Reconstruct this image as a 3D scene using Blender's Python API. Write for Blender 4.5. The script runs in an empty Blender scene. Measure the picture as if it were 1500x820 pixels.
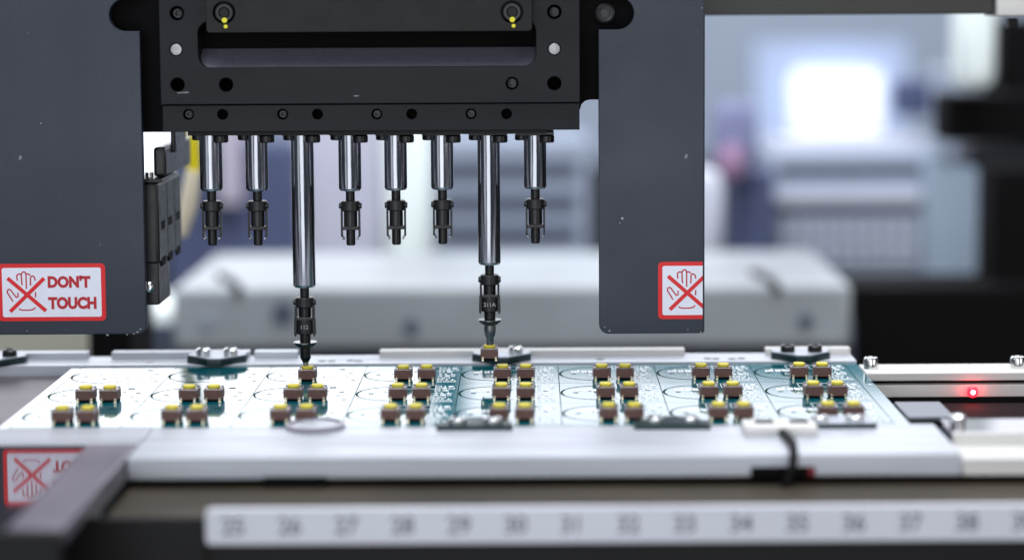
import bpy, bmesh, math, random
from mathutils import Vector, Matrix
rnd = random.Random(7)
S = 0.001                                   # all sizes below are written in millimetres
sc = bpy.context.scene
COL = sc.collection

# ------------------------------------------------------------------ camera
FPX, TH, PHI = 3000.0, math.radians(5.1), math.radians(.33)
CXP, CYP = 779.5, 263.0
CAM = Vector((0, -692, 131))
cF = Vector((0, math.cos(TH), -math.sin(TH)))
u0 = Vector((0, math.sin(TH), math.cos(TH))); r0 = Vector((1, 0, 0))
cR = r0 * math.cos(PHI) - u0 * math.sin(PHI); cU = u0 * math.cos(PHI) + r0 * math.sin(PHI)
cam = bpy.data.cameras.new('camera'); co = bpy.data.objects.new('camera', cam); COL.objects.link(co)
co.matrix_world = Matrix(((cR.x, cU.x, -cF.x, CAM.x * S), (cR.y, cU.y, -cF.y, CAM.y * S), (cR.z, cU.z, -cF.z, CAM.z * S), (0, 0, 0, 1)))
cam.sensor_width = 36; cam.lens = 72
cam.shift_x = -(CXP - 750) / 1500; cam.shift_y = -(410 - CYP) / 1500
cam.clip_start = .01; cam.clip_end = 30
cam.dof.use_dof = True; cam.dof.focus_distance = .694; cam.dof.aperture_fstop = 4.4; cam.dof.aperture_blades = 0
sc.camera = co

# ------------------------------------------------------------------ light
w = bpy.data.worlds.new('World'); sc.world = w; w.use_nodes = True
bg = w.node_tree.nodes['Background']; bg.inputs[0].default_value = (.52, .62, .78, 1); bg.inputs[1].default_value = .10
def lamp(name, loc, aim, sx, sy, L, col=(1, 1, 1)):
    l = bpy.data.lights.new(name, 'AREA'); l.shape = 'RECTANGLE'; l.size = sx * S; l.size_y = sy * S
    l.energy = L * math.pi * sx * sy * S * S; l.color = col
    o = bpy.data.objects.new(name, l); COL.objects.link(o); o.location = Vector(loc) * S
    o.rotation_euler = (Vector(aim) - Vector(loc)).to_track_quat('-Z', 'Y').to_euler()
    return o
lamp('ceiling_lamp', (-150, -500, 1500), (0, 50, 0), 1300, 700, 5.2, (1, .98, 1))
lamp('front_lamp', (-100, -1500, 60), (0, 0, 40), 900, 1500, 2.1, (.93, .96, 1))
lamp('left_fill_lamp', (-900, -1150, 60), (-50, 0, 40), 420, 1400, .9, (.93, .96, 1))
lamp('upper_left_lamp', (-560, -1250, 620), (-260, 0, 150), 420, 420, 3.2, (.72, .86, 1))
lamp('right_lamp', (900, -800, 260), (300, -110, -10), 420, 420, 4.0, (1, .95, .88))
lamp('bed_fill_lamp', (0, 540, 950), (0, 500, 0), 900, 260, 4.5, (.95, .98, 1))  # fill light added to brighten the top of the machine bed
lamp('side_lamp', (-1300, -500, 700), (-120, 0, 80), 500, 500, 3.0, (.8, .88, 1))
lamp('rear_lamp_wide', (-524, 880, 305), (-150, 0, 0), 960, 330, 2.9, (.97, .97, 1))
lamp('rear_lamp_high', (340, 900, 329), (60, 0, 0), 860, 290, 2.5, (.95, .93, 1))
lamp('room_lamp', (250, 100, 1150), (100, 1150, -50), 1200, 500, 9, (.9, .94, 1))
sc.view_settings.view_transform = 'Standard'; sc.view_settings.look = 'None'
sc.view_settings.exposure = .12; sc.view_settings.gamma = 1
sc.render.engine = 'CYCLES'
sc.cycles.use_denoising = True
sc.cycles.max_bounces = 8
sc.cycles.sample_clamp_indirect = 6

# ------------------------------------------------------------------ measuring helpers (millimetres)
def ray(x, y): return cF + cR * ((x - CXP) / FPX) - cU * ((y - CYP) / FPX)
def G(x, y, z=0.):
    r = ray(x, y); return CAM + r * ((z - CAM.z) / r.z)
def P(x, y, Y=0.):
    r = ray(x, y); return CAM + r * ((Y - CAM.y) / r.y)
def rect(x0, y0, x1, y1, Y):
    a, b, c, d = P(x0, y0, Y), P(x1, y0, Y), P(x0, y1, Y), P(x1, y1, Y)
    return (a.x + c.x) / 2, (c.z + d.z) / 2, (b.x + d.x) / 2, (a.z + b.z) / 2      # X0, Z0, X1, Z1

# ------------------------------------------------------------------ materials
def lin(c):
    return tuple((v / 255 / 12.92 if v / 255 <= .04045 else ((v / 255 + .055) / 1.055) ** 2.4) for v in c)
MATS = {}
def mat(name, rgb, rough=.5, metal=0., spec=.5, bump=0., bscale=800., rvar=0., cvar=0., cscale=60., emit=0., aniso=0., stretch=None,
        speck=None, coat=0.):
    m = bpy.data.materials.new(name); m.use_nodes = True; nt = m.node_tree; b = nt.nodes['Principled BSDF']
    c = lin(rgb); b.inputs['Base Color'].default_value = (*c, 1)
    b.inputs['Roughness'].default_value = rough; b.inputs['Metallic'].default_value = metal
    b.inputs['Specular IOR Level'].default_value = spec
    if coat: b.inputs['Coat Weight'].default_value = coat; b.inputs['Coat Roughness'].default_value = .15
    if emit:
        b.inputs['Emission Color'].default_value = (*c, 1); b.inputs['Emission Strength'].default_value = emit
    if bump or rvar or cvar or speck:
        tc = nt.nodes.new('ShaderNodeTexCoord'); mp = nt.nodes.new('ShaderNodeMapping')
        nt.links.new(tc.outputs['Object'], mp.inputs[0])
        if stretch: mp.inputs['Scale'].default_value = stretch
        def noise(scale, detail=4):
            n = nt.nodes.new('ShaderNodeTexNoise'); n.inputs['Scale'].default_value = scale; n.inputs['Detail'].default_value = detail
            nt.links.new(mp.outputs[0], n.inputs['Vector']); return n
        if bump:
            n = noise(bscale); bp = nt.nodes.new('ShaderNodeBump'); bp.inputs['Strength'].default_value = bump; bp.inputs['Distance'].default_value = .0001
            nt.links.new(n.outputs['Fac'], bp.inputs['Height']); nt.links.new(bp.outputs[0], b.inputs['Normal'])
        if rvar:
            n = noise(cscale * 1.7); mr = nt.nodes.new('ShaderNodeMapRange')
            mr.inputs[1].default_value = .3; mr.inputs[2].default_value = .7
            mr.inputs[3].default_value = max(.02, rough - rvar); mr.inputs[4].default_value = rough + rvar
            nt.links.new(n.outputs['Fac'], mr.inputs[0]); nt.links.new(mr.outputs[0], b.inputs['Roughness'])
        last = None
        if cvar:
            n = noise(cscale, 6); mr = nt.nodes.new('ShaderNodeMapRange')
            mr.inputs[1].default_value = .3; mr.inputs[2].default_value = .7; mr.inputs[3].default_value = 1 - cvar; mr.inputs[4].default_value = 1 + cvar
            nt.links.new(n.outputs['Fac'], mr.inputs[0])
            vm = nt.nodes.new('ShaderNodeVectorMath'); vm.operation = 'SCALE'; vm.inputs[0].default_value = c
            nt.links.new(mr.outputs[0], vm.inputs['Scale']); last = vm.outputs[0]
        if speck:
            n = noise(speck, 2); mr = nt.nodes.new('ShaderNodeMapRange')
            mr.inputs[1].default_value = .765; mr.inputs[2].default_value = .80; mr.inputs[3].default_value = 0; mr.inputs[4].default_value = .6
            nt.links.new(n.outputs['Fac'], mr.inputs[0])
            mx = nt.nodes.new('ShaderNodeMix'); mx.data_type = 'RGBA'
            mx.inputs[6].default_value = (*c, 1); mx.inputs[7].default_value = (.55, .57, .6, 1)
            if last: nt.links.new(last, mx.inputs[6])
            nt.links.new(mr.outputs[0], mx.inputs[0]); last = mx.outputs[2]
        if last: nt.links.new(last, b.inputs['Base Color'])
    MATS[name] = m
    return m
M_panel = mat('slate powder coat', (32, 39, 54), .4, 0, .45, .5, 2600, .1, .1, 14, speck=210)
M_anod = mat('black anodised aluminium', (23, 24, 29), .4, .0, .17, .5, 3000, .06, .12, 40, stretch=(.25, 1, 1), speck=330)
M_anod2 = mat('charcoal coated plate', (32, 32, 31), .48, 0, .2, .8, 3500, .05, .12, 60, speck=260)
M_blast = mat('bead blasted recess', (84, 84, 95), .55, 0, .4, .7, 5000, cvar=.12, cscale=900)
M_black = mat('black oxide steel', (12, 12, 14), .32, 0, .4, .3, 2500, .08)
M_void = mat('deep black', (4, 4, 5), .8, 0, .15)
M_dark = mat('matt black machine paint', (10, 10, 11), .6, 0, .3)
M_plastic = mat('black nylon', (17, 17, 20), .4, 0, .5, .3, 1500, .08, cvar=.2, cscale=200)
M_steel = mat('polished steel rod', (166, 168, 176), .16, 1, .5, .5, 900, .06, .16, 90, stretch=(1, 1, .04))
M_silver = mat('bright steel', (215, 215, 215), .18, 1, .5, .3, 1500)
M_alu = mat('satin aluminium', (186, 190, 198), .45, .3, .5, .3, 1200, .14, .2, 130, stretch=(.06, 1, 1))
M_aluw = mat('light milled aluminium', (208, 207, 204), .5, .1, .5, .3, 1200, .1, .14, 130, stretch=(.06, 1, 1))
M_mirror = mat('polished steel plate', (176, 170, 176), .05, 1, .5, cvar=.08, cscale=12)
M_plate = mat('dark satin plate', (98, 92, 100), .5, .4, .5, .2, 900, cvar=.08, cscale=25)
M_pcb = mat('green solder mask', (8, 84, 94), .07, 0, .8, .02, 150, .0, .12, 300)
M_pcbline = mat('dark green routed line', (6, 52, 48), 1, 0, 0)
M_silk = mat('white silkscreen ink', (225, 232, 236), .3)
M_pad = mat('tinned pad', (150, 165, 160), .3, .8)
M_brown = mat('brown switch resin', (98, 70, 64), .5, 0, .4, .3, 3000, cvar=.1, cscale=500)
M_yellow = mat('yellow button resin', (206, 192, 66), .55, 0, .4)
M_cover = mat('switch cover metal', (120, 115, 118), .28, .9)
M_leg = mat('tinned switch leg', (225, 215, 190), .22, 1)
M_red = mat('red sticker ink', (214, 4, 16), .4)
M_crimson = mat('crimson sticker ink', (180, 6, 30), .4)
M_white = mat('white sticker vinyl', (226, 228, 240), .35, cvar=.03, cscale=200)
M_paint = mat('yellow paint mark', (225, 215, 30), .45)
M_etch = mat('laser etched grey', (150, 150, 150), .5)
M_led = mat('red light', (255, 20, 30), .3, emit=9.0)
M_ledcore = mat('red light core', (255, 190, 190), .3, emit=7.0)
M_clamp = mat('clamp plate aluminium', (170, 176, 186), .4, .4)
M_clampside = mat('teal black clamp edge', (14, 42, 44), .4)
M_cable = mat('black rubber cable', (7, 5, 7), .6, 0, .2)
M_label = mat('white label strip', (200, 202, 212), .4, cvar=.04, cscale=15)
M_digit = mat('grey printed digit', (88, 90, 106), .5)
M_under = mat('olive brown tray', (62, 55, 44), .5, .2, cvar=.3, cscale=18)
# background
M_bed = mat('pale cast metal', (164, 170, 175), .4, .2, cvar=.22, cscale=9)
M_wall = mat('blue grey wall paint', (214, 228, 250), .8, cvar=.08, cscale=3)
M_navy = mat('navy cloth', (74, 83, 116), .8, cvar=.2, cscale=8)
M_lav = mat('pale lavender paint', (192, 192, 208), .7)
M_mint = mat('pale mint enamel', (240, 250, 248), .5)
M_mach = mat('grey machine enamel', (150, 160, 178), .6, cvar=.05, cscale=6)
M_machd = mat('dark grey slot', (76, 84, 102), .7)
M_machl = mat('pale grey enamel', (196, 200, 214), .6)
M_screen = mat('lit pane', (240, 244, 255), .4, emit=.8)
M_halo = mat('glowing blind', (186, 202, 234), .6, emit=.12)
M_teal = mat('teal reflector paint', (40, 150, 170), .6)
M_arm = mat('worn grey rail', (128, 124, 136), .35, .4, .5, cvar=.2, cscale=30)
M_dull = mat('dull pin steel', (150, 150, 150), .4, .7, cvar=.2, cscale=900)
M_purple = mat('violet grey cloth', (122, 126, 160), .8)
M_pink = mat('dusty pink', (150, 118, 150), .8)
M_hose = mat('yellow hose rubber', (244, 226, 20), .5)
M_cream = mat('cream plastic', (250, 240, 212), .5)
M_olive = mat('olive black paint', (44, 44, 40), .45)

# ------------------------------------------------------------------ mesh helpers
class MB:
    def __init__(s): s.bm = bmesh.new()
    def box(s, x0, y0, z0, x1, y1, z1, bev=0., seg=2):
        t = bmesh.new()
        bmesh.ops.create_cube(t, size=1)
        for v in t.verts:
            v.co = Vector((x0 if v.co.x < 0 else x1, y0 if v.co.y < 0 else y1, z0 if v.co.z < 0 else z1))
        if bev: bmesh.ops.bevel(t, geom=t.edges[:], offset=bev, segments=seg, affect='EDGES', profile=.5)
        t.normal_update()
        for f in t.faces: f.smooth = max(abs(c) for c in f.normal) < .999
        s.add(t); return s
    def add(s, t, mx=None):
        if mx is not None: bmesh.ops.transform(t, matrix=mx, verts=t.verts)
        me = bpy.data.meshes.new('t'); t.to_mesh(me); t.free(); s.bm.from_mesh(me); bpy.data.meshes.remove(me)
    def lathe(s, prof, c=(0, 0, 0), axis='z', n=28, caps=True):
        t = bmesh.new(); rings = []
        for r, h in prof:
            ring = []
            for i in range(n):
                a = 2 * math.pi * i / n; x, y = r * math.cos(a), r * math.sin(a)
                p = {'z': (x, y, h), 'y': (x, h, y), 'x': (h, x, y)}[axis]
                ring.append(t.verts.new(Vector(p) + Vector(c)))
            rings.append(ring)
        for a, b in zip(rings, rings[1:]):
            for i in range(n): t.faces.new((a[i], a[(i + 1) % n], b[(i + 1) % n], b[i]))
        if caps: t.faces.new(rings[0][::-1]); t.faces.new(rings[-1])
        bmesh.ops.recalc_face_normals(t, faces=t.faces)
        for f in t.faces: f.smooth = len(f.verts) < 5
        s.add(t); return s
    def cyl(s, r, h0, h1, c=(0, 0, 0), axis='z', n=24, ch=.15):
        return s.lathe([(r - ch, h0), (r, h0 + ch), (r, h1 - ch), (r - ch, h1)], c, axis, n)
    def prism(s, pts, a0, a1, axis='y', bev=0., seg=2):       # pts (u,v); axis y: u=x v=z; axis z: u=x v=y; axis x: u=y v=z
        t = bmesh.new()
        def mk(u, v, a): return {'y': (u, a, v), 'z': (u, v, a), 'x': (a, u, v)}[axis]
        lo = [t.verts.new(mk(u, v, a0)) for u, v in pts]; hi = [t.verts.new(mk(u, v, a1)) for u, v in pts]
        t.faces.new(lo); t.faces.new(hi[::-1]); n = len(pts)
        for i in range(n): t.faces.new((lo[i], hi[i], hi[(i + 1) % n], lo[(i + 1) % n]))
        bmesh.ops.recalc_face_normals(t, faces=t.faces)
        if bev: bmesh.ops.bevel(t, geom=t.edges[:], offset=bev, segments=seg, affect='EDGES', profile=.5)
        t.normal_update(); ar = sorted(f.calc_area() for f in t.faces)[-1]
        for f in t.faces: f.smooth = bool(bev) and f.calc_area() < ar * .15
        s.add(t); return s
    def tube(s, pts, r, n=12):
        t = bmesh.new(); rings = []
        pts = [Vector(p) for p in pts]
        for i, p in enumerate(pts):
            d = (pts[min(i + 1, len(pts) - 1)] - pts[max(i - 1, 0)]).normalized()
            a = d.orthogonal().normalized() if i == 0 else (rings_a - d * rings_a.dot(d)).normalized()
            rings_a = a; b = d.cross(a); rr = r[i] if isinstance(r, (list, tuple)) else r
            rings.append([t.verts.new(p + (a * math.cos(2 * math.pi * k / n) + b * math.sin(2 * math.pi * k / n)) * rr) for k in range(n)])
        for a, b in zip(rings, rings[1:]):
            for i in range(n): t.faces.new((a[i], a[(i + 1) % n], b[(i + 1) % n], b[i]))
        t.faces.new(rings[0][::-1]); t.faces.new(rings[-1]); bmesh.ops.recalc_face_normals(t, faces=t.faces)
        for f in t.faces: f.smooth = True
        s.add(t); return s
    def ribbon(s, pts, wd, Y, th=.02, plane='xz'):             # flat painted stroke with real, tiny thickness
        pts = [Vector(p) for p in pts]; L, Rr = [], []
        for i, p in enumerate(pts):
            d0 = (p - pts[i - 1]).normalized() if i else (pts[1] - p).normalized()
            d1 = (pts[i + 1] - p).normalized() if i < len(pts) - 1 else d0
            t_ = (d0 + d1).normalized(); nn = Vector((-t_.y, t_.x)); k = wd / 2 / max(.4, nn.dot(Vector((-d0.y, d0.x))))
            L.append(p + nn * k); Rr.append(p - nn * k)
        for i in range(len(pts) - 1):
            q = [L[i], L[i + 1], Rr[i + 1], Rr[i]]
            s.prism([(v.x, v.y) for v in q], Y, Y - th if plane == 'xz' else Y + th, 'y' if plane == 'xz' else 'z')
        return s
    def clip(s, x):
        bmesh.ops.bisect_plane(s.bm, geom=s.bm.verts[:] + s.bm.edges[:] + s.bm.faces[:], plane_co=(x, 0, 0), plane_no=(1, 0, 0), clear_outer=True)
        return s
    def mesh(s, name, m, smooth=True):
        me = bpy.data.meshes.new(name)
        bmesh.ops.scale(s.bm, vec=(S, S, S), verts=s.bm.verts)
        s.bm.to_mesh(me); s.bm.free(); me.materials.append(m)
        if not smooth: me.polygons.foreach_set('use_smooth', [False] * len(me.polygons))
        else:
            fl = [False] * len(me.polygons); me.polygons.foreach_get('use_smooth', fl)
            me.set_sharp_from_angle(angle=math.radians(32)); me.polygons.foreach_set('use_smooth', fl)
        return me
    def build(s, name, m, parent=None, smooth=True):
        return link(name, s.mesh(name, m, smooth), parent)
def link(name, me, parent=None, loc=None):
    o = bpy.data.objects.new(name, me); COL.objects.link(o)
    if parent: o.parent = parent
    if loc: o.location = Vector(loc) * S
    return o
def tag(o, label=None, cat=None, group=None, kind=None):
    if label: o['label'] = label
    if cat: o['category'] = cat
    if group: o['group'] = group
    if kind: o['kind'] = kind
    return o
def thing(name, label, cat, loc=(0, 0, 0), group=None):
    o = bpy.data.objects.new(name, None); o.empty_display_size = .01; COL.objects.link(o); o.location = Vector(loc) * S
    return tag(o, label, cat, group)
def rloc(mb, loc):                                            # world-measured mesh moved under a thing standing at loc
    bmesh.ops.translate(mb.bm, vec=-Vector(loc), verts=mb.bm.verts); return mb
def kids(o): return list(o.children)
def copy_tree(o, loc, label, parent=None):
    c = o.copy(); COL.objects.link(c)
    if parent: c.parent = parent
    else: c.location = Vector(loc) * S; c['label'] = label
    for k in kids(o): copy_tree(k, None, None, c)
    return c
def arc(cx, cy, r, a0, a1, n=8):
    return [(cx + r * math.cos(math.radians(a0 + (a1 - a0) * i / n)), cy + r * math.sin(math.radians(a0 + (a1 - a0) * i / n))) for i in range(n + 1)]
def rrect(x0, z0, x1, z1, r):
    return arc(x1 - r, z1 - r, r, 0, 90) + arc(x0 + r, z1 - r, r, 90, 180) + arc(x0 + r, z0 + r, r, 180, 270) + arc(x1 - r, z0 + r, r, 270, 360)
def sheet(name, outline, holes, Y, depth, m, parent, bev=.25, origin=(0, 0, 0)):
    """a plate standing in the x-z plane with real holes, front at Y, going back by depth"""
    cu = bpy.data.curves.new(name, 'CURVE'); cu.dimensions = '2D'; cu.fill_mode = 'BOTH'; cu.extrude = (depth / 2 - bev) * S
    cu.bevel_depth = bev * S; cu.bevel_resolution = 1; cu.offset = -bev * S
    for loop in [outline] + holes:
        sp = cu.splines.new('POLY'); sp.points.add(len(loop) - 1); sp.use_cyclic_u = True
        for i, (x, z) in enumerate(loop): sp.points[i].co = ((x - origin[0]) * S, (z - origin[2]) * S, 0, 1)
    t = bpy.data.objects.new('t', cu); COL.objects.link(t)
    bpy.context.view_layer.update()
    me = bpy.data.meshes.new_from_object(t.evaluated_get(bpy.context.evaluated_depsgraph_get()))
    bpy.data.objects.remove(t); bpy.data.curves.remove(cu)
    me.transform(Matrix(((1, 0, 0, 0), (0, 0, -1, (Y + depth / 2 - origin[1]) * S), (0, 1, 0, 0), (0, 0, 0, 1))))
    me.materials.clear(); me.materials.append(m); me.name = name
    me.polygons.foreach_set('use_smooth', [False] * len(me.polygons))
    return link(name, me, parent)
def circ(x, z, r, n=24): return [(x + r * math.cos(-2 * math.pi * i / n), z + r * math.sin(-2 * math.pi * i / n)) for i in range(n)]
def text_mesh(txt, size, m, bold=.0, sx=1., depth=.02):
    cu = bpy.data.curves.new('t', 'FONT'); cu.body = txt; cu.size = size * S; cu.offset = bold * S; cu.align_x = 'CENTER'; cu.align_y = 'CENTER'
    cu.extrude = depth * S / 2; cu.resolution_u = 3
    t = bpy.data.objects.new('t', cu); COL.objects.link(t); bpy.context.view_layer.update()
    me = bpy.data.meshes.new_from_object(t.evaluated_get(bpy.context.evaluated_depsgraph_get()))
    bpy.data.objects.remove(t); bpy.data.curves.remove(cu)
    me.transform(Matrix(((sx, 0, 0, 0), (0, 0, -1, 0), (0, 1, 0, 0), (0, 0, 0, 1))))
    me.materials.clear(); me.materials.append(m)
    return me

# ================================================================== SETTING
b = MB(); b.box(-1500, -330, -130, 1500, 2300, -110); tag(b.build('floor', M_dark), kind='structure')
b = MB(); b.box(-1700, 2300, -700, 1700, 2320, 1500); tag(b.build('wall', M_wall), kind='structure')

# ================================================================== BACKGROUND THINGS (all far out of focus)
def bgbox(mb, x0, y0, x1, y1, Y, depth, bev=2.):
    X0, Z0, X1, Z1 = rect(x0, y0, x1, y1, Y); mb.box(X0, Y, Z0, X1, Y + depth, Z1, bev); return (X0, Z0, X1, Z1)
# pale machine bed behind the board
bed = thing('machine_bed', 'long pale metal bed block with bright top, blurred behind the board', 'machine bed', (0, 420, -110))
o_ = (0, 420, -110)
g0 = G(255, 420, -27); g1 = G(1250, 417, -27)
X0, X1, Yf = -208, 175, 420
b = MB(); b.prism([(X0 + 10, Yf), (X1, Yf), (X1, 574), (X0 + 10, 574)], -62, -27, 'z', 3.5); rloc(b, o_).build('block', M_bed, bed)
b = MB(); b.box(X0 - 60, Yf + 18, -75, X1 + 4, 570, -50, 1); rloc(b, o_).build('foot', M_machd, bed)
for px, py in ((415, 458), (602, 478), (1180, 470), (303, 470)):
    p = P(px, py, Yf); b = MB(); b.cyl(4 if px != 415 else 6, 0, 2, (p.x, Yf - 1.2, p.z), 'y'); rloc(b, o_).build('bore_plug', M_machd if px != 303 else M_mach, bed)
for px, py in ((328, 412), (1120, 408)):
    a = P(px - 12, py - 20, Yf + 30); c = P(px + 20, py + 18, Yf - 4)
    b = MB(); b.tube([(a.x, Yf + 44, -26), (c.x - 2, Yf + 6, -26), (c.x, Yf - 2, -29)], 2.6); rloc(b, o_).build('pin', M_dark, bed)

def bgthing(name, label, cat, x0, y0, x1, y1, Y, depth, m, part='body', group=None, bev=2.):
    X0, Z0, X1, Z1 = rect(x0, y0, x1, y1, Y); org = ((X0 + X1) / 2, Y + depth / 2, Z0)
    t = thing(name, label, cat, org, group); b = MB(); b.box(X0, Y, Z0, X1, Y + depth, Z1, bev); rloc(b, org).build(part, m, t)
    return t, org
def sub(t, org, name, x0, y0, x1, y1, Y, depth, m, bev=1.):
    b = MB(); bgbox(b, x0, y0, x1, y1, Y, depth, bev); return rloc(b, org).build(name, m, t)
# navy figure-like cabinet and pale boards seen between the nozzles
bgthing('navy_cabinet', 'dark navy cabinet blurred behind the left nozzles', 'cabinet', 245, 215, 432, 480, 950, 90, M_navy)
bgthing('pink_board', 'pinkish lilac upright board behind the second nozzle from the left', 'board', 318, 120, 352, 300, 930, 12, mat('lilac pink board', (188, 180, 196), .7))
bgthing('lavender_board', 'pale lavender upright board behind the long left nozzle', 'board', 432, 110, 560, 470, 1000, 30, M_lav)
bgthing('mint_column', 'pale mint white column rising behind the middle nozzles', 'column', 560, 100, 632, 405, 640, 40, M_mint, bev=8)
t, og = bgthing('grey_cabinet', 'blue grey louvred cabinet blurred behind the right nozzles', 'cabinet', 636, 205, 862, 460, 860, 120, M_mach)
for y0 in (236, 284, 330):
    sub(t, og, 'louver', 646, y0, 846, y0 + 22, 857, 5, M_machd)
b_, _o = bgthing('cabinet_lamp', 'lit white panel showing beside the black cable chain', 'lamp', 120, 120, 262, 330, 1000, 20, M_screen, 'diffuser')
bgthing('teal_reflector', 'unseen teal panel added high on the rear wall to tint the board glare', 'cabinet', 480, -480, 2100, -225, 2230, 60, M_teal)  # added out of view, only to give the board its teal reflection
# yellow hose
p0, p1, p2, p3 = P(284, 170, 200), P(284, 215, 200), P(284, 250, 200), P(276, 300, 200)
hose = thing('yellow_hose', 'yellow hose with cream sleeve behind the cable chain', 'hose', (p3.x, 200, p3.z))
b = MB(); b.tube([p0, p1, p2], [2.8, 2.8, 2.8]); rloc(b, (p3.x, 200, p3.z)).build('pipe', M_hose, hose)
b = MB(); b.tube([p2 + Vector((0, 0, .1)), p3, P(266, 345, 200)], [3.4, 4.0, 2.5]); rloc(b, (p3.x, 200, p3.z)).build('sleeve', M_cream, hose)
# right hand machine
t, og = bgthing('background_machine', 'pale grey machine with rows of keys, blurred at the right', 'machine', 1128, 222, 1446, 425, 760, 160, M_mach, bev=6)
bgthing('lit_window', 'bright overexposed window glowing above the pale machine', 'window', 1104, 60, 1330, 240, 1520, 12, M_halo, 'halo', bev=3)[0]  # outer sheet is an added faint glow that softens the window's bright edge
wt = bpy.data.objects['lit_window']; wo = tuple(wt.location / S)
sub(wt, wo, 'pane', 1160, 104, 1292, 198, 1490, 12, M_screen, 5)
sub(t, og, 'hood', 1140, 206, 1360, 236, 775, 60, M_machl)
sub(t, og, 'ledge', 1135, 280, 1350, 298, 752, 14, M_machl)
sub(t, og, 'slot', 1140, 240, 1350, 250, 757, 8, M_machd)
sub(t, og, 'slot', 1135, 298, 1350, 308, 757, 8, M_machd)
for r in range(4):
    for c in range(10):
        x = 1145 + c * 20.5; y = 322 + r * 17
        sub(t, og, 'key', x, y, x + 13, y + 10, 755, 6, M_machl, .8)
sub(t, og, 'side_cover', 1352, 222, 1445, 425, 752, 8, mat('blue grey cover', (150, 166, 184), .6), 3)
# slanted arm at the machine's side
X0, Z0, X1, Z1 = rect(1370, 95, 1430, 226, 750)
t, og = bgthing('slanted_support', 'pale blue grey slanted arm above the blurred machine', 'support', 1364, 100, 1400, 120, 750, 20, M_mach, 'bracket')
b = MB(); b.prism([(P(1366, 110, 748).x, Z1 - 2), (P(1392, 110, 748).x, Z1 - 2), (P(1432, 230, 748).x, Z0 - 2), (P(1376, 230, 748).x, Z0 - 2)], 748, 770, 'y', 2); rloc(b, og).build('strut', M_mach, t)
bgthing('white_cylinder', 'white rounded canister hanging at the upper right under the beam', 'canister', 1408, -60, 1464, 133, 520, 40, M_mint, 'shell', bev=9)
bgthing('violet_coat', 'violet grey hanging cloth blurred beside the right cover', 'cloth', 1046, 150, 1112, 250, 700, 20, M_purple, bev=8)
bgthing('navy_column', 'dark navy upright beside the pale machine', 'column', 1072, 250, 1136, 385, 720, 60, M_navy, bev=5)
bgthing('pink_bag', 'small dusty pink bag blurred beside the violet cloth', 'bag', 1052, 212, 1094, 268, 680, 20, M_pink, bev=9)
bgthing('white_jug', 'pale rounded container edge beside the right cover panel', 'container', 990, 250, 1062, 385, 640, 40, M_machl, bev=10)
bgthing('dark_monitor', 'small dark box behind the machine arm', 'box', 1312, 118, 1372, 170, 780, 20, M_navy, bev=4)
# black housing on the right
bgthing('black_housing', 'large black housing filling the right behind the rails', 'housing', 1245, 420, 1640, 760, 480, 60, M_void, bev=2)
bgthing('black_cover', 'black side cover right of the blurred machine', 'cover', 1452, 248, 1640, 424, 500, 40, M_void, bev=2)
bgthing('black_hood', 'black hood between the white canister and grey machine', 'cover', 1384, 138, 1640, 208, 560, 40, M_void, bev=3)
bgthing('grey_shelf', 'dull grey shelf edge below the black hood', 'shelf', 1420, 208, 1640, 246, 600, 40, mat('dull grey shelf', (66, 68, 80), .6), bev=3)
bgthing('black_upright', 'black upright beyond the white canister at the far right', 'upright', 1466, 28, 1640, 140, 600, 60, M_void, bev=3)
bgthing('black_box', 'black box in the gap under the left cover panel', 'box', 128, 440, 192, 560, 260, 60, M_void, bev=2)
bgthing('olive_plate', 'pale olive plate blurred below the left cover panel', 'plate', -160, 470, 130, 560, 330, 40, mat('pale olive paint', (176, 176, 160), .6), bev=2)
bgthing('pale_casting', 'pale blue casting blurred left of the machine bed', 'casting', 185, 450, 290, 560, 440, 60, M_mint, bev=6)
# beam across the top right
t, og = bgthing('top_beam', 'dark olive beam crossing the top right corner', 'beam', 1000, -80, 1456, 22, 60, 20, M_olive, 'rail', bev=.6)
sub(t, og, 'end_block', 1461, -80, 1560, 24, 58, 22, M_aluw, .6)
sub(t, og, 'bolt', 1478, 26, 1492, 42, 66, 5, M_dark, .5)

# ================================================================== TRANSPORT RAILS AND PLATES
b = MB(); b.box(-420, -60, -8, -166, 31, -3, .3); tag(b.build('belt_plate', M_plate), 'dark grey satin plate left of the circuit board', 'plate')
# rear rail
gl = P(-20, 540, 44).x
rear = thing('rear_rail', 'white aluminium rail along the far edge of the circuit board', 'rail', (0, 45, -8)); og = (0, 45, -8)
XR = G(1262, 534).x - 1.0
b = MB(); b.box(-430, 32.5, -8, XR, 50.5, .6, .25); rloc(b, og).build('bar', M_alu, rear)
for a, c in ((-60, 128), (163, 365), (372, 436), (556, 1003), (1122, 1246)):
    b = MB(); x0, x1 = P(a, 520, 45).x, P(c, 520, 45).x; b.box(x0, 45, .6, x1, 50, 2.9, .25); rloc(b, og).build('guide_strip', M_alu if a < 400 else M_aluw, rear)
for px in (470, 484, 512, 524, 1040, 1052, 1076, 1090, 218, 880):
    p = G(px, 532, .6); b = MB(); b.cyl(1.5, .5, .72, (p.x, 38.5 + rnd.uniform(-1, 1), 0), 'z', 14, .05); rloc(b, og).build('plug', M_clampside if px != 218 else M_etch, rear)
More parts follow.
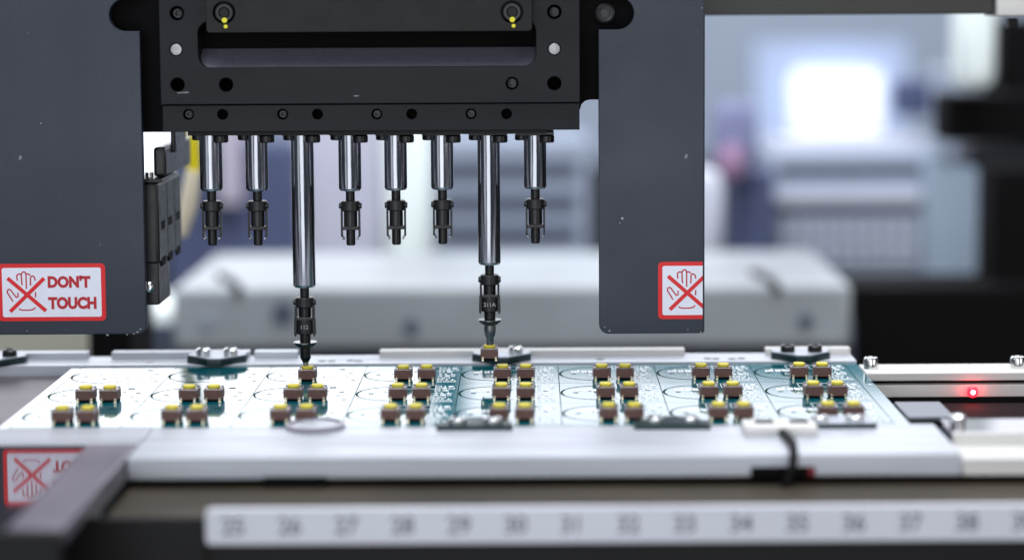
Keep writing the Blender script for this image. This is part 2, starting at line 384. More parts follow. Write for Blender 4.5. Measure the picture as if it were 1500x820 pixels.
# board clamps with two screws, standing on the rear rail
def clamp_parts(t, screw_m):
    pts = [(-10.4, 6), (-10.8, 1.5), (-2.5, -6.5), (2.5, -6.5), (10.4, 1.5), (10.4, 6)]
    b = MB(); b.prism(pts, .0, 2.3, 'z', .2); b.build('base', M_clampside, t)
    b = MB(); b.prism([(x * .97, y * .97 + .1) for x, y in pts], 2.25, 2.75, 'z', .15); b.build('plate', M_clamp, t)
    for sx in (-4.9, 4.9):
        b = MB(); b.lathe([(0.9, 4.1), (1.1, 4.9), (2.0, 5.2), (2.6, 4.6), (2.6, 2.8)][::-1], (sx, 1.5, 0), 'z', 20, False)
        b.lathe([(1.05, 4.2), (1.05, 4.25)], (sx, 1.5, 0), 'z', 6); b.build('screw', screw_m, t)
cl = None
for px, lab, scr in ((315, 'steel board clamp on the rear rail, left of the long left nozzle', 's'), (735, 'board clamp on the rear rail behind the held switch', 's'),
                     (1180, 'board clamp on the rear rail with dark screws at its right end', 'd'), (-8, 'board clamp at the left picture edge below the cover panel', 'd')):
    p = G(px, 534, .6)
    loc = (p.x, 35.5, .6)
    if scr == 's' and cl: copy_tree(cl, loc, lab); continue
    c = thing('board_clamp', lab, 'clamp', loc, 'clamps along the circuit board'); clamp_parts(c, M_silver if scr == 's' else M_black)
    if scr == 's': cl = c
    else: cld = c
# right conveyor rail, two bars
rr = thing('conveyor_rail', 'pair of cream edged conveyor bars running off to the right', 'rail', (180, 0, -8)); og = (180, 0, -8)
xa = G(1266, 545).x
b = MB(); b.box(xa, 8, -2.2, 420, 25.5, .6, .35); rloc(b, og).build('upper_bar', M_aluw, rr)
b = MB(); b.box(xa, 12, -3.6, 420, 24, -2.3); rloc(b, og).build('gap_strip', M_void, rr)
b = MB(); b.box(xa, 8.5, -8, 420, 25, -3.7, .3); rloc(b, og).build('lower_bar', M_aluw, rr)
for px in (1277, 1494):
    p = G(px, 541, .6); b = MB(); b.lathe([(2.5, .6), (2.6, 3.8), (2.2, 4.6), (1.5, 4.7), (1.3, 4.0), (0.01, 4.0)], (p.x, 17, 0), 'z', 24, False); b.build('screw', M_silver)
    s_ = bpy.data.objects[-1] if False else None
for o in [o for o in COL.objects if o.name.startswith('screw') and o.parent is None]:
    o.parent = rr; o.data.transform(Matrix.Translation(-Vector(og) * S))
p = P(1424, 573, 8)
led = thing('sensor_light', 'small glowing red sensor light on the lower conveyor bar', 'light', (p.x, 8, p.z))
b = MB(); b.lathe([(1.9, 0), (1.9, -1), (1.5, -1.6), (.9, -1.7)], (0, 0, 0), 'y', 18); b.build('lens', M_led, led)
b = MB(); b.lathe([(.8, -1.7), (.7, -2.0), (.3, -2.1)], (0, 0, 0), 'y', 14); b.build('core', M_ledcore, led)
pl = bpy.data.lights.new('sensor_glow', 'POINT'); pl.energy = .0012; pl.color = (1, .05, .06); pl.shadow_soft_size = .001
po = bpy.data.objects.new('sensor_glow', pl); COL.objects.link(po); po.location = Vector((p.x, 4.5, p.z)) * S
# dark gap and lower plates at the right
b = MB(); b.box(xa - 8, -110, -16, 420, 8, -10); tag(b.build('sunken_tray', mat('dark brown tray', (30, 20, 22), .85, 0, .2)), 'dark tray sunk between the right rails', 'tray')
x0, x1 = G(1322, 600).x, G(1388, 600).x
t = thing('sensor_block', 'dark block with silver top beside the board corner', 'sensor', (x0, -55, -10)); og = (x0, -55, -10)
b = MB(); b.box(x0, -66, -10, x1, -44, -1.2, .3); rloc(b, og).build('housing', M_void, t)
b = MB(); b.box(x0 - .5, -64, -1.1, x1, -40, .2, .3); rloc(b, og).build('lid', mat('grey block lid', (112, 116, 124), .4, .4), t)
x2 = G(1386, 640).x
b = MB(); b.box(x2 + 1, -97.4, -9, 420, -78, 2.5, .2); tag(b.build('gloss_plate', mat('glossy grey cover', (84, 80, 92), .08, .6)), 'glossy grey plate at the right reflecting the red light', 'plate')
b = MB(); b.lathe([(2.3, 2.5), (2.4, 4.4), (1.6, 5.0)], (G(1394, 622).x, -84, 0), 'z', 20); tag(b.build('rail_screw', M_silver), 'bright screw head on the glossy plate at the rail step', 'screw')

# front rail
fr = thing('front_rail', 'broad white aluminium rail blurred across the front of the board', 'rail', (0, -96, -8)); og = (0, -96, -8)
xl = -116.5
b = MB(); b.box(xl, -116, -6.2, x2, -75, .5, .8); rloc(b, og).build('bar', M_alu, fr)
b = MB(); b.box(x2 + .1, -116, -6.2, 420, -99.5, -.9, .6); rloc(b, og).build('bar', M_aluw, fr)
b = MB(); b.box(x2 + .8, -99.4, -6, 420, -97.5, 2.7, .3); rloc(b, og).build('step_bar', M_aluw, fr)
b = MB(); b.box(-430, -96, -1.2, xl - .2, -74, .4, .3); rloc(b, og).build('thin_strip', M_alu, fr)
p = P(432, 704, -116); b = MB(); b.box(p.x - 9, -117, p.z - 2.0, p.x + 9, -114, p.z + 1.2, .3); rloc(b, og).build('slot', M_void, fr)
p = P(1147, 690, -116); b = MB(); b.box(p.x - 9.2, -116.6, p.z - 1.5, p.x + 9.2, -114, p.z + 1.4, .3); rloc(b, og).build('slot', M_void, fr)
b = MB(); b.box(p.x + 7.2, -117.0, p.z - 1.2, p.x + 9.0, -116.4, p.z + 1.2, .2); rloc(b, og).build('red_glint', mat('dark red glint', (120, 8, 20), .5), fr)  # dark red patch painted as the sensor light's glint at the slot end
# clips on the front rail
def front_clip(px, lab, kind):
    dk = 'dark' in lab or 'teal' in lab
    p = G(px, 626, .5)
    t = thing('board_clamp', lab, 'clamp', (p.x, -76, .5), 'clamps along the circuit board')
    if kind == 'ring':
        b = MB(); b.lathe([(9, 0), (9.2, 1.2), (7.6, 1.4), (7.4, .3)], (0, 0, 0), 'z', 28, False); b.build('ring', M_arm, t)
        b = MB(); b.lathe([(7.4, 0), (7.4, .8), (5, 1.0)], (0, 0, 0), 'z', 28); b.build('plate', M_alu, t)
    else:
        clamp_parts(t, M_silver)
        for k in kids(t):
            k.scale = (1.1, -1, .62)
            if dk and k.name.startswith('plate'): k.data.materials[0] = M_clampside
front_clip(462, 'round blurred clamp ring on the front rail below the long left nozzle', 'ring')
front_clip(696, 'blurred dark clamp on the front rail below the long right nozzle', 'c')
front_clip(985, 'blurred teal edged clamp on the front rail, third along from the left', 'c')
front_clip(1228, 'blurred clamp on the front rail at the board corner', 'c')
# white bracket and cable
p0, p1 = G(1092, 640, .5), G(1200, 640, .5)
t = thing('white_bracket', 'white slotted bracket standing on the front rail above the cable', 'bracket', ((p0.x + p1.x) / 2, -86, .5)); og = t.location / S
b = MB(); b.box(p0.x, -92, .5, p1.x, -80, 3.2, .5); rloc(b, og).build('body', M_aluw, t)
for px in (1119, 1170):
    q = G(px, 617, 3.2); b = MB(); b.box(q.x - 2.8, -86, 3.1, q.x + 2.8, -82.5, 3.5, .1); rloc(b, og).build('slot', M_void, t)
q = P(1147, 632, -93)
pts = [(q.x, -91.5, 1.5), (q.x + .3, -97, 2.0), (q.x + .8, -108, 2.3), (q.x + .3, -116, 1.2), (q.x - .2, -118.6, -1.5), (q.x - 1.2, -119, -5), (q.x - 3, -119, -9), (q.x - 5, -118, -14), (q.x - 7, -116, -18)]
b = MB(); b.tube(pts, 1.25); tag(b.build('cable', M_cable), 'black cable dropping over the front rail through its slot', 'cable')

# mirror plate and diagonal rail at lower left
b = MB(); b.box(-430, -194, -1.4, -131.5, -97, 0, .2); tag(b.build('steel_plate', M_mirror), 'polished steel plate at lower left mirroring the warning sticker', 'plate')
b = MB(); b.box(-131.2, -194, -4, -116.8, -97, .5, .6); tag(b.build('cross_rail', M_arm), 'short grey rail running toward the viewer at lower left', 'rail')
b = MB(); b.box(-430, -199, -60, -116.8, -194.3, .4, .3); tag(b.build('dark_apron', M_dark), 'black apron under the polished plate at lower left', 'panel')
# under tray + numbered strip
b = MB(); b.box(-116, -149, -30, 420, -60, -8.4, .3); ut = tag(b.build('under_tray', M_under), 'dull olive brown tray showing under the front rail', 'tray')
xs = P(303, 765, -150).x
b = MB(); b.box(-117.2, -148, -60, -116.3, -60, -6.4, .1); b.build('end_plate', M_void, ut)
q0 = P(900, 739.5, -150); q1 = P(900, 791, -150)
fb = thing('feeder_bank', 'black feeder bank front under the numbered strip', 'feeder', (100, -150, -90))
b = MB(); b.box(xs, -150, -90, 420, -141, q1.z + .6, .5); rloc(b, (100, -150, -90)).build('front', M_dark, fb)
b = MB(); b.box(-136, -152, -95, xs - .3, -149.6, -8, .3); rloc(b, (100, -150, -90)).build('side', M_dark, fb)
st = thing('number_strip', 'white slot number strip reading 25 to 39 across the front', 'label strip', (xs, -151, q1.z))
pts = rrect(0, 0, 420 - xs, q0.z - q1.z, 1.2)
b = MB(); b.prism(pts, -1.2, 1.2, 'y', .2); b.build('strip', M_label, st)
for i in range(15):
    p = P(342 + i * 82.6, 766, -152)
    link('number', text_mesh(str(25 + i), 6.6, M_digit, .12, .95), st, (p.x - xs, -1.24, (q0.z - q1.z) / 2))

# ================================================================== CIRCUIT BOARD
PX, PY = 34.0, 34.0
BX0, BX1, BY0, BY1 = -164.6, 115.4, -73.5, 31.8
bd = thing('circuit_board', 'green panel of twenty four small circuit boards under the nozzles', 'circuit board', (-24, -20, -1.6))
og = (-24, -20, -1.6)
cx0 = -25.2 - 4 * PX
b = MB()
b.box(BX0, BY0, -1.6, cx0 - .12, BY1, 0); b.box(cx0 + 8 * PX + .12, BY0, -1.6, BX1, BY1, 0)
b.box(cx0 - .12, BY1 - 1.4, -1.6, cx0 + 8 * PX + .12, BY1, 0)
b.box(cx0 - .12, BY0, -1.6, cx0 + 8 * PX + .12, BY0 + 1.2, 0)
rloc(b, og).build('border', M_pcb, bd, False)
b = MB(); b.box(cx0 - .1, BY0 + 1.3, -1.6, cx0 + 8 * PX + .1, BY1 - 1.5, -.35); rloc(b, og).build('core', M_pcbline, bd, False)
# one cell of the panel: local origin = lower left corner on the top face
b = MB(); b.box(.14, .14, -.34, PX - .14, PY - .14, 0); cell_me = b.mesh('board_cell', M_pcb, False)
# routed circle line, cell lines, dots (dark green)
ccx, ccy, cr = 12.0, 17.0, 11.6
b = MB()
def arcline(a0, a1, r, wd, n):
    for i in range(n):
        t0, t1 = math.radians(a0 + (a1 - a0) * i / n), math.radians(a0 + (a1 - a0) * (i + 1) / n)
        q = [(ccx + rr_ * math.cos(t), ccy + rr_ * math.sin(t)) for rr_, t in ((r - wd / 2, t0), (r + wd / 2, t0), (r + wd / 2, t1), (r - wd / 2, t1))]
        b.prism(q, .0, .06, 'z')
arcline(75, 292, cr, .34, 40); arcline(155, 200, cr - .15, .7, 10)
for x, y, wd, hh in ((4.5, 16.5, 1.6, .9), (24.5, 27.5, 2.2, 1.6), (13.5, 22, 1.0, .7), (17.5, 22, .8, .7), (21, 22.5, .8, .7), (24, 22, .8, .7), (28.5, 20, 1.6, 1), (9.5, 19, 1, .7),
                    (12, 12, 1.2, .9), (16, 13, .7, .7), (20, 13.5, .9, .7), (23.5, 12.5, .7, .7), (28, 14, 1.2, .7), (18, 6.5, .6, .6), (30.5, 7, 1.4, .8), (10, 5, .7, .7)):
    b.box(x, y, .0, x + wd, y + hh, .05)
line_me = b.mesh('routed_line', M_pcbline, False)
# white print: component outlines right of the switches, bars inside the circle
r2 = random.Random(3); b = MB()
def outline(x, y, wd, hh, t_=.28):
    b.box(x, y, 0, x + wd, y + t_, .07); b.box(x, y + hh - t_, 0, x + wd, y + hh, .07)
    b.box(x, y + t_, 0, x + t_, y + hh - t_, .07); b.box(x + wd - t_, y + t_, 0, x + wd, y + hh - t_, .07)
yy = 3.
while yy < 30:
    hh = r2.uniform(1.6, 2.8); xx = 26.2
    while xx < 32.2:
        wd = r2.uniform(1., 2.3)
        if xx + wd > 33: break
        k = r2.random()
        if k < .5: outline(xx, yy, wd, hh)
        elif k < .8:
            b.box(xx, yy, 0, xx + wd, yy + .5, .07); b.box(xx + wd * .3, yy + .5, 0, xx + wd * .3 + .4, yy + hh, .07)
        else: b.prism(arc(xx + wd / 2, yy + hh / 2, min(wd, hh) / 2, 0, 315, 7), 0, .07, 'z')
        xx += wd + r2.uniform(.3, .7)
    yy += hh + r2.uniform(.8, 1.4)
for k in range(9):
    x = 4.5 + k * 1.15 + r2.uniform(-.2, .2); b.box(x, 19.5 + r2.uniform(-.5, .5), 0, x + r2.uniform(.6, 1.0), 23.5 + r2.uniform(-1.5, .6), .07)
outline(12.5, 24.5, 6.8, 6.8, .25); outline(20.4, 24.5, 6, 6.8, .25); outline(10.8, 13.5, 2.2, 2.6)
silk_me = b.mesh('white_print', M_silk, False)
for r in range(3):
    for c in range(8):
        X, Y = cx0 + c * PX, BY1 - 1.5 - (r + 1) * PY
        cell = link('board_cell', cell_me, bd, (X - og[0], Y - og[1], -og[2]))
        link('routed_line', line_me, cell)
        if c >= 3 or r >= 9: link('white_print', silk_me, cell)
# fill the narrow strip between the last row and border: covered by core (routed groove)

# ================================================================== SWITCHES
def make_switch(loc, label):
    t = thing('push_button_switch', label, 'switch', loc, 'brown push button switches with yellow buttons')
    b = MB(); b.box(-3, -3, .75, 3, 3, 3.8, .18, 1); b.build('body', M_brown, t)
    b = MB(); b.box(-2.95, -2.95, 3.81, 2.95, 2.95, 4.1, .1, 1)
    for sx in (-1, 1):
        for sy in (-1, 1): b.lathe([(.5, 4.05), (.5, 4.33), (.3, 4.45)], (sx * 2.4, sy * 2.4, 0), 'z', 10)
        b.box(sx * 2.7 - .35, -3.08, 3.25, sx * 2.7 + .35, -2.95, 4.05, .05, 1)
    b.build('cover_plate', M_cover, t)
    b = MB(); b.prism(rrect(-1.95, -1.95, 1.95, 1.95, 1.3), 4.11, 5.15, 'z', .22, 2); b.build('button', M_yellow, t)
    for sx in (-1, 1):
        for sy in (-1, 1):
            b = MB(); b.box(sx * 2.25 - .38, sy * 3.02 - .12, .12, sx * 2.25 + .38, sy * 3.02 + .12, 1.35, .05, 1)
            b.box(sx * 2.25 - .38, sy * 3.3 - .5, 0.02, sx * 2.25 + .38, sy * 3.3 + .5, .24, .04, 1)
            b.build('leg', M_leg, t)
    b = MB(); b.box(-2.6, -2.6, .06, 2.6, 2.6, .76); b.build('base', M_void, t)
    return t
ordn = ['first', 'second', 'third', 'fourth', 'fifth', 'sixth', 'seventh', 'eighth']
rows = [(4., 'back'), (-30., 'middle'), (-64., 'front')]
spots = []
for ri, (Y, rn) in enumerate(rows):
    for k in range(8):
        xa_, xb_ = -10.5 + PX * (k - 4), -2.6 + PX * (k - 4)
        if ri == 0 and k < 2: continue
        if ri == 0 and k == 2:
            spots.append((-77.6, Y, 'brown switch being set down under the long left nozzle, back row')); continue
        nth = k if ri == 0 else k + 1
        for side, x in (('left', xa_), ('right', xb_)):
            if ri == 0: lab = f'{side} switch of the {ordn[k - 3]} complete pair from the left, back row'
            else: lab = f'{side} switch of the {ordn[k]} pair from the left in the {rn} row of switches'
            spots.append((x + rnd.uniform(-.15, .15), Y + rnd.uniform(-.2, .2), lab))
sw = None
for x, y, lab in spots:
    if sw is None: sw = make_switch((x, y, 0.02), lab)
    else: copy_tree(sw, (x, y, .02), lab).rotation_euler.z = math.radians(rnd.uniform(-2.2, 2.2))
zheld = P(717, 523, 4).z
copy_tree(sw, (P(717, 515, 4).x, 4, zheld - .75), 'brown switch held in the air on the tip of the long right nozzle')

# ================================================================== NOZZLES
NY = 4.
def nozzle(i, px, yend, kind, lab):
    p = P(px, yend, NY); X, Z = p.x, p.z
    ztop = P(px, 195, NY).z + 1
    t = thing('pickup_nozzle', lab, 'nozzle', (X, NY, Z), 'pickup nozzles hanging in a row under the head')
    L = ztop - Z
    b = MB(); b.lathe([(2.4, -.02), (3.3, 0), (3.8, .6), (3.85, .9), (3.85, L)], n=48); b.build('shaft', M_steel, t).rotation_euler.z = i * 1.3
    b = MB(); b.cyl(1.55, -3.6, .3); b.build('neck', M_black, t)
    b = MB(); b.cyl(3.25, -7.0, -3.5, n=32, ch=.35)
    for s_ in (-1, 1): b.cyl(1.05, 2.6 if s_ > 0 else -3.85, 3.85 if s_ > 0 else -2.6, (0, -.4, -5.2), 'x', 14)
    b.build('collar', M_plastic, t)
    # hanging clamp hardware at the head
    b = MB(); b.box(-6.6, -4.6, L - 1.6, 6.4, 6, L - .2, .3); b.build('clamp_plate', M_black, t)
    b = MB(); b.cyl(2.65, L - 4.0, L - 1.5, (3.9, -3.4, 0), 'z', 24, .3); b.build('clamp_screw', M_black, t)
    b = MB(); b.cyl(2.3, L - 3.6, L - 1.5, (-4.6, 3.4, 0), 'z', 24, .3); b.build('clamp_screw', M_black, t)
    if kind == 's':
        b = MB(); b.cyl(2.3, -12.4, -6.9); b.box(-2.9, -2.2, -13.4, 2.9, 2.2, -12.2, .25, 1); b.build('nozzle_body', M_plastic, t)
        b = MB(); b.lathe([(1.25, -18.8), (1.55, -18.5), (1.55, -12.5), (1.4, -12.3)]); b.build('nozzle_tip', M_black, t)
        for s_ in (-1, 1):
            b = MB(); b.box(s_ * 3.0 - .3, -1.2, -15.8, s_ * 3.0 + .3, 1.2, -6.3, .12, 1)
            b.prism([(s_ * 3.25, -15.4), (s_ * 2.2, -16.9), (s_ * 2.0, -16.5), (s_ * 2.75, -15.2)], -1.2, 1.2, 'y', .08, 1)
            a = b.build('clip_arm', M_plastic, t)
            b = MB(); b.lathe([(.01, -.5), (.42, -.2), (.42, .2), (.01, .5)], (s_ * 2.45, -1.25, -16.4), 'x', 10, False); b.build('clip_glint', M_silver, a)  # silver bead stands in for the glint at the clip arm's end
    else:
        b = MB(); b.cyl(2.1, -11, -6.8); b.build('nozzle_body', M_black, t)
        b = MB()
        for s_ in (-1, 1):
            b.box(s_ * 3.0 - .35, -1.6, -11, s_ * 3.0 + .35, 1.6, -6.4, .12, 1)
            b.prism([(s_ * 2.6, -10.5), (s_ * 3.5, -10.5), (s_ * 3.7, -16.2), (s_ * 3.2, -17.2), (s_ * 2.7, -15.8)], -1.6, 1.6, 'y', .12, 1)
        b.cyl(3.0, -16.2, -10.4, n=32, ch=.3); b.box(-2.9, -2.9, -11.2, 2.9, -1, -10.2, .15, 1)
        b.build('clip', M_plastic, t)
        if kind == 'a':
            for txt, zz in (('112', -13.6),):
                link('marking', text_mesh(txt, 1.9, M_etch, .03), t, (0, -3.03, zz))
            b = MB(); b.cyl(1.85, -24.3, -16); b.lathe([(1.85, -24.2), (1.85, -24.6), (1.05, -26.0), (1.0, -26.1)][::-1]); tp = b.build('nozzle_tip', M_black, t)
            b = MB(); b.lathe([(.8, -28.1), (.95, -27.8), (.95, -26.05)]); b.build('tip_end', M_dull, tp)
        else:
            link('marking', text_mesh('211A', 1.9, M_etch, .03), t, (0, -3.03, -13.6))
            b = MB(); b.cyl(1.95, -19, -16); b.build('stem', M_black, t)
            zb = (zheld + 4.41) - Z
            b = MB(); b.lathe([(2.0, -19), (1.9, -20.5), (2.05, -22.5), (1.9, -24.2), (1.35, -25.4), (1.3, zb), (1.1, zb - .02)][::-1]); b.build('nozzle_tip', mat('dark polished tip', (125, 125, 128), .25, 1), t)
        b = MB(); b.lathe([(1.9, -21.0), (2.9, -20.6), (3.9, -19.7), (4.15, -19.2), (3.95, -19.0), (1.9, -18.95)], n=32, caps=False)
        b.build('flange', mat('flange metal ' + kind, (78, 80, 84), .28, 1), t)
names = ['short nozzle nearest the black cable chain, leftmost of the row', 'short nozzle just left of the long left nozzle, second in the row',
         'long lowered nozzle pressing a switch onto the board', 'short nozzle just right of the long left nozzle',
         'short nozzle halfway between the two long nozzles', 'short nozzle just left of the long right nozzle',
         'long lowered nozzle marked 211A holding a switch above the board', 'short nozzle at the right end of the row']
for i, (px, ye, kd) in enumerate(((310, 279, 's'), (377, 279, 's'), (446, 420, 'a'), (513, 279, 's'), (580, 278, 's'), (648, 277, 's'), (717, 387, 'b'), (784, 276, 's'))):
    nozzle(i, px, ye, kd, names[i])

# ================================================================== PLACEMENT HEAD
hd = thing('placement_head', 'black machined placement head block holding the row of nozzles', 'placement head', (-55, 0, 86)); og = (-55, 0, 86)
FY = -8.
def hole(px, py, r, Y=FY): p = P(px, py, Y); return (p.x, p.z, r)
X0, Z0, X1, Z1 = rect(233, -70, 849, 152, FY)
big = [hole(259, 20, 2.35), hole(812, 18, 2.35), hole(260, 124.5, 2.3), hole(331, 124.5, 2.3), hole(750, 122.5, 2.1), hole(812, 122.5, 2.3), hole(258, 73, 2.15), hole(812, 72, 2.15)]
rx0, rz0, rx1, rz1 = rect(290, 30, 785, 98, FY)
sheet('face_plate', [(X0, Z0), (X1, Z0), (X1, Z1), (X0, Z1)], [circ(*h) for h in big] + [rrect(rx0, rz0, rx1, rz1, 4.2)[::-1]], FY, 12, M_anod, hd, .25, og)
b = MB(); b.box(X0 + .5, FY + 12.1, Z0 + .3, X1 - .5, FY + 30, Z1, .2); rloc(b, og).build('core', M_void, hd)
# sloping floor of the long recess
b = MB(); b.prism([(FY + .3, rz0 + .02), (FY + 11.9, rz0 + .02), (FY + 11.9, rz0 + 6.2), (FY + 9, rz0 + 6.0), (FY + 2.2, rz0 + 1.2)], rx0 + .05, rx1 - .05, 'x', .0)
# keep the slope inside the rounded end of the slot
rloc(b, og).build('recess_floor', M_blast, hd)
for px, py in ((258, 73), (812, 72)):
    p = P(px, py, FY); b = MB(); b.lathe([(1.95, 2.5), (1.95, -.1), (1.75, -.3), (1.0, -.36)], (p.x, FY + .3, p.z), 'y', 22); rloc(b, og).build('dowel_pin', M_dull, hd)
for px, py in ((259, 20), (812, 18), (750, 122.5)):
    p = P(px, py, FY); b = MB(); b.lathe([(1.9, 6), (1.9, 2.2), (1.5, 2.0), (.95, 2.1), (.95, 4)], (p.x, FY, p.z), 'y', 20); rloc(b, og).build('cap_screw', M_black, hd)
# upper centre plate in front
UY = -12.
x0, z0, x1, z1 = rect(301, -70, 779, 47, UY)
sc1, sc2 = P(328, 19, UY), P(750, 18, UY)
out = [(x1, z1), (x0, z1), (x0, z0 + 1.2)] + arc(x0 + 1.2, z0 + 1.2, 1.2, 180, 270, 5) + arc(x1 - 1.2, z0 + 1.2, 1.2, 270, 360, 5)
sheet('centre_plate', out[::-1], [circ(sc1.x, sc1.z, 3.75)[::-1], circ(sc2.x, sc2.z, 3.75)[::-1]], UY, 3.8, M_anod2, hd, .2, og)
for p in (sc1, sc2):
    b = MB(); b.lathe([(3.1, 3.5), (3.1, .5), (2.8, .2), (1.9, .2), (1.7, .5)], (p.x, UY, p.z), 'y', 28, False); sr = rloc(b, og).build('cap_screw', M_black, hd)
    b = MB(); b.lathe([(1.7, .4), (1.65, 2.2), (.6, 2.2)], (p.x, UY, p.z), 'y', 6); rloc(b, og).build('hex_socket', M_anod2, sr)
    b = MB(); b.lathe([(.9, .1), (.9, -.1), (.5, -.15)], (p.x + .1, UY + .3, p.z - 2.5), 'y', 12); b.lathe([(.65, .1), (.65, -.1), (.4, -.15)], (p.x + .5, UY + .0, p.z - 4.6), 'y', 12)
    rloc(b, og).build('paint_mark', M_paint, hd)
# lower strip with a row of holes
LY = -6.
x0, z0, x1, z1 = rect(238, 153, 849, 192, LY)
hs = []
for i, px in enumerate((276, 326, 414, 465, 552, 603, 690, 742)):
    p = P(px, 167.5 - (px - 500) * .002, LY); hs.append((p.x, p.z, 1.75))
sheet('lower_strip', [(x0, z0), (x1, z0), (x1, z1), (x0, z1)], [circ(*h) for h in hs], LY, 6, M_anod, hd, .2, og)
for i, h in enumerate(hs):
    if i % 2 == 0:
        b = MB(); b.lathe([(1.5, 4), (1.5, 1.6), (1.2, 1.3), (.7, 1.35), (.7, 3)], (h[0], LY, h[1]), 'y', 16); rloc(b, og).build('set_screw', M_black, hd)
b = MB(); b.box(x0 + .5, LY + 6.1, z0 + .05, x1 - .3, 18, z1 + 1, .1); rloc(b, og).build('underside', M_void, hd)
b = MB(); b.box(x0 + 8, -4, z0 - 1.4, P(800, 195, -4).x, 12, z0 - .06, .1); rloc(b, og).build('underside', M_dark, hd)
# black side cheeks behind, with rounded corner
CY_ = 6.
x0, z0, x1, z1 = rect(140, -70, 245, 194, CY_)
b = MB(); b.box(x0, CY_, z0, x1, CY_ + 20, z1); rloc(b, og).build('cheek', M_void, hd)
x0, z0, x1, z1 = rect(840, -70, 946, 146, CY_); xe = P(849, 160, CY_).x
b = MB(); b.prism([(x0, z1), (x1, z1), (x1, z0)] + [(xe + 3.5 + 3.3 * math.cos(math.radians(a)), z0 - 3.2 + 3.2 * math.sin(math.radians(a))) for a in (90, 120, 150, 180)] + [(xe - 2, z0 - 4)], CY_, CY_ + 20, 'y'); rloc(b, og).build('cheek', M_void, hd)
p = P(886, 20, CY_); b = MB(); b.lathe([(3.4, .5), (3.4, -2), (2.7, -2.3), (1.8, -2.1), (1.8, -.5)], (p.x, CY_, p.z), 'y', 24); rloc(b, og).build('bolt', M_plastic, hd)

# ================================================================== COVER PANELS
VY = -2.
x0, z0, x1, z1 = rect(-250, -70, 208.5, 490.5, VY)
rr_ = 23 * .2336
nx, nz = x1 - (208.5 - 188) * .2336, P(188, 22.5, VY).z
out = [(x0, z1), (x0, z0)] + arc(x1 - 3.0, z0 + 3.0, 3.0, 270, 360, 8) + [(x1, nz - rr_)] + [(nx + rr_ * math.cos(math.radians(a)), nz + rr_ * math.sin(math.radians(a))) for a in range(270, 89, -12)] + [(x1, nz + rr_), (x1, z1)]
lp = thing('cover_panel', 'large slate grey cover panel filling the left side, with a warning sticker', 'cover panel', (-180, VY, z0))
sheet('panel', out, [], VY, 3, M_panel, lp, .3, (-180, VY, z0))
def chips(t, lst, Y, org):
    for (px, py, sz) in lst:
        p = P(px, py, Y); b = MB(); n = 7
        b.prism([(p.x + sz * r3.uniform(.5, 1.1) * math.cos(2 * math.pi * i / n) * 1.2, p.z + sz * r3.uniform(.4, 1.) * math.sin(2 * math.pi * i / n)) for i in range(n)], Y - .02, Y + .2, 'y')
        rloc(b, org).build('paint_chip', M_etch, t, False)
r3 = random.Random(5)
chips(lp, [(205.5, 482.0, .35), (201.5, 486.2, .4), (196, 488.8, .3), (186, 490, .35), (157, 490.5, .5), (147, 358, .2), (60, 181, .3), (96, 483, .15)], VY + .0, (-180, VY, z0))
x0, z0, x1, z1 = rect(877, -70, 1031, 488.5, VY)
nx, nz = x0 + (905 - 877) * .2336, P(905, 20, VY).z
out = [(x1, z1)] + [(x0, z1), (x0, nz + rr_)] + [(nx + rr_ * math.cos(math.radians(a)), nz + rr_ * math.sin(math.radians(a))) for a in range(90, -91, -12)] + [(x0, nz - rr_)] + arc(x0 + 3.2, z0 + 3.2, 3.2, 180, 270, 8) + [(x1, z0)]
rp = thing('cover_panel', 'narrow slate grey cover panel right of the nozzles, sticker cut by its edge', 'cover panel', (45, VY, z0))
sheet('panel', out, [], VY, 3, M_panel, rp, .3, (45, VY, z0))
RPX1 = x1
chips(rp, [(911, 320, .5), (908, 327, .25), (893, 484.5, .35), (885.5, 479, .25), (1027, 487, .3), (1028, 12, .25)], VY, (45, VY, z0))
for x in (rp,):
    b = MB(); b.box(x1 - .9, VY + .6, z0 + .5, x1 + .35, VY + 14, z1); rloc(b, (45, VY, z0)).build('side_flange', M_plastic, x)

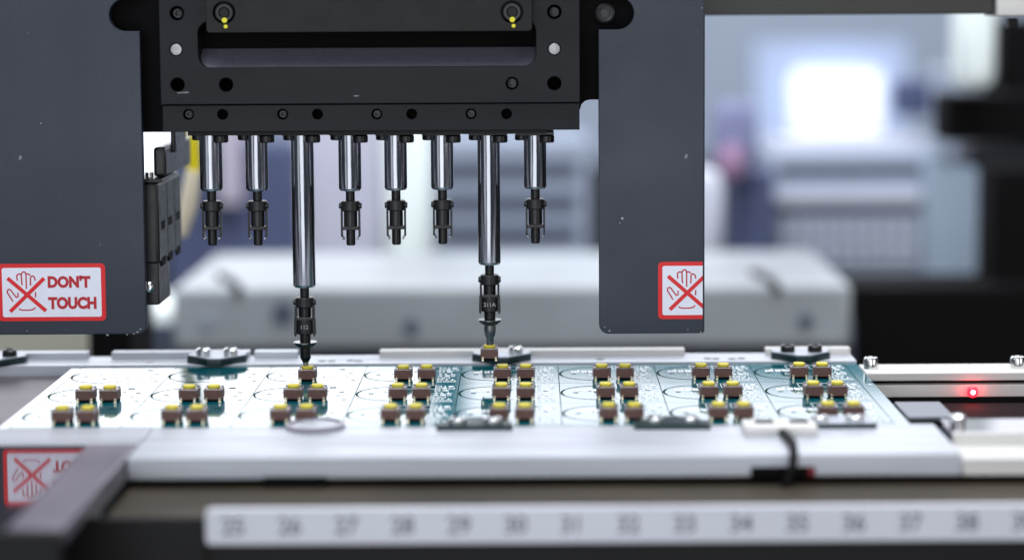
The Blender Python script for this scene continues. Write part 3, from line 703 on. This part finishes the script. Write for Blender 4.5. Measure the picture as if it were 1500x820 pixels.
# ================================================================== WARNING STICKERS
k_ = .2336
def sticker(ox, oz, clipx, lab, Wd=156.5):
    """local picture pixels: u right, v down, origin at the sticker's upper left corner"""
    t = thing('warning_sticker', lab, 'sticker', (ox, VY, oz), 'red and white warning stickers on the cover panels')
    def fin(b, name, m, par=t):
        if clipx is not None: b.clip(clipx - ox)
        return b.build(name, m, par, False)
    H_ = 84.
    def q(pts): return [(u * k_, -v * k_) for u, v in pts]
    b = MB(); b.prism(rrect(0, -H_ * k_, Wd * k_, 0, 1.5), -.02, -.14, 'y'); fin(b, 'border', M_red)
    b = MB(); b.prism(rrect(6.3 * k_, -(H_ - 6.0) * k_, (Wd - 6.3) * k_, -6.0 * k_, .7), -.145, -.17, 'y'); fin(b, 'backing', M_white)
    c = 1 / 7.456
    def cp(l): return q([(u * c + 4.3, v * c - 15.6) for u, v in l])
    b = MB()
    for l in ([(182, 300), (177, 262), (180, 238), (200, 226), (224, 230)], [(232, 350), (228, 300), (226, 235), (238, 210), (252, 204), (268, 208), (279, 228)],
              [(277, 390), (277, 232), (292, 226), (310, 230), (322, 245)], [(322, 355), (325, 268), (335, 252), (352, 250), (368, 264), (376, 300)],
              [(130, 530), (68, 428), (72, 405), (90, 394), (104, 400), (164, 482), (184, 474), (184, 430)], [(376, 425), (374, 482)],
              [(190, 605), (205, 617), (235, 623), (310, 623), (348, 614), (370, 594)]):
        b.ribbon(cp(l), 2.0 * k_, -.172, .012)
    fin(b, 'hand_symbol', M_crimson)
    b = MB(); b.ribbon(cp([(75, 272), (485, 632)]), 5.6 * k_, -.186, .012); fin(b, 'cross', M_red)
    b = MB(); b.ribbon(cp([(95, 638), (472, 275)]), 5.6 * k_, -.2, .012); fin(b, 'cross', M_red)
    if clipx is None:
        for txt, uc, vc, wd in (("DON'T", 742, 315, 465), ('TOUCH', 772, 547, 525)):
            me = text_mesh(txt, 6.0, M_crimson, .34, 1.)
            xs_ = [v.co.x for v in me.vertices]; zs_ = [v.co.z for v in me.vertices]
            fx = wd * c * k_ * S / (max(xs_) - min(xs_)); fz = 136 * c * k_ * S / (max(zs_) - min(zs_))
            mx, mz = (max(xs_) + min(xs_)) / 2, (max(zs_) + min(zs_)) / 2
            for v in me.vertices: v.co.x = (v.co.x - mx) * fx; v.co.z = (v.co.z - mz) * fz
            p = cp([(uc, vc)])[0]
            link('lettering', me, t, (p[0], -.19, p[1]))
p = P(-4, 386.5, VY); sticker(p.x, p.z, None, "red framed sticker reading DON'T TOUCH beside a crossed out hand")
p = P(964, 383.5, VY); sticker(p.x, p.z, RPX1 - .32, 'red framed sticker cut off at the panel edge, crossed out hand only')

# ================================================================== CABLE CHAIN
ch = thing('cable_chain', 'black plastic cable carrier hanging behind the left cover panel', 'cable carrier', (-130, 30, 27)); og = (-130, 30, 27)
xa_ = P(233, 350, 4).x
zt, zm, zb = P(233, 268, 4).z, P(233, 388, 4).z, P(233, 447, 4).z
def chainlink(x0, x1, y0, y1, z0, z1, bev=1.):
    b = MB(); b.box(x0, y0, z0, x1, y1, z1, bev); return rloc(b, og).build('link', M_plastic, ch)
lk = chainlink(xa_ - 7, xa_, 4, 50, zm, zt, 1.2)
chainlink(xa_ - 6.8, xa_ - .4, 4.5, 26, zb, zm + 1, .5)
lt = chainlink(xa_ - 2.5, xa_ + 1.8, 10, 62, zt + 1.5, P(233, 216, 10).z, 1.0)
chainlink(xa_ + 1.4, xa_ + 3.2, 22, 44, zt + 9, P(262, 186, 30).z, .6)
for yy_ in (8.5, 22.5, 38.5):
    for pz in (331, 384):
        z_ = P(240, pz + 2, 4).z; 
        b = MB(); b.box(xa_ - .5, yy_, z_ - 1.5, xa_ + .06, yy_ + 7.5, z_ + 1.5); o = rloc(b, og).build('slot', M_void, lk)
for yy_ in (20.2, 35.2):
    b = MB(); b.box(xa_ - .5, yy_ + .5, zm + 1, xa_ + .05, yy_ + 1.1, zt - 1.5); rloc(b, og).build('seam', M_void, lk)
p = P(218, 420, 3); b = MB(); b.lathe([(1.8, 1.5), (1.8, -.6), (1.1, -1.2), (.4, -1.2)], (p.x, 3, p.z), 'y', 20); rloc(b, og).build('screw', M_silver, ch)
b = MB(); b.box(xa_ - 7.5, 3, zt + .1, xa_ + 1.5, 30, zt + 1.4, .3); rloc(b, og).build('hinge_plate', M_black, ch)
p = P(215, 262, 6); b = MB(); b.cyl(1.4, zt + 1.4, zt + 3.4, (p.x + .5, 8, 0)); rloc(b, og).build('screw', M_silver, ch)
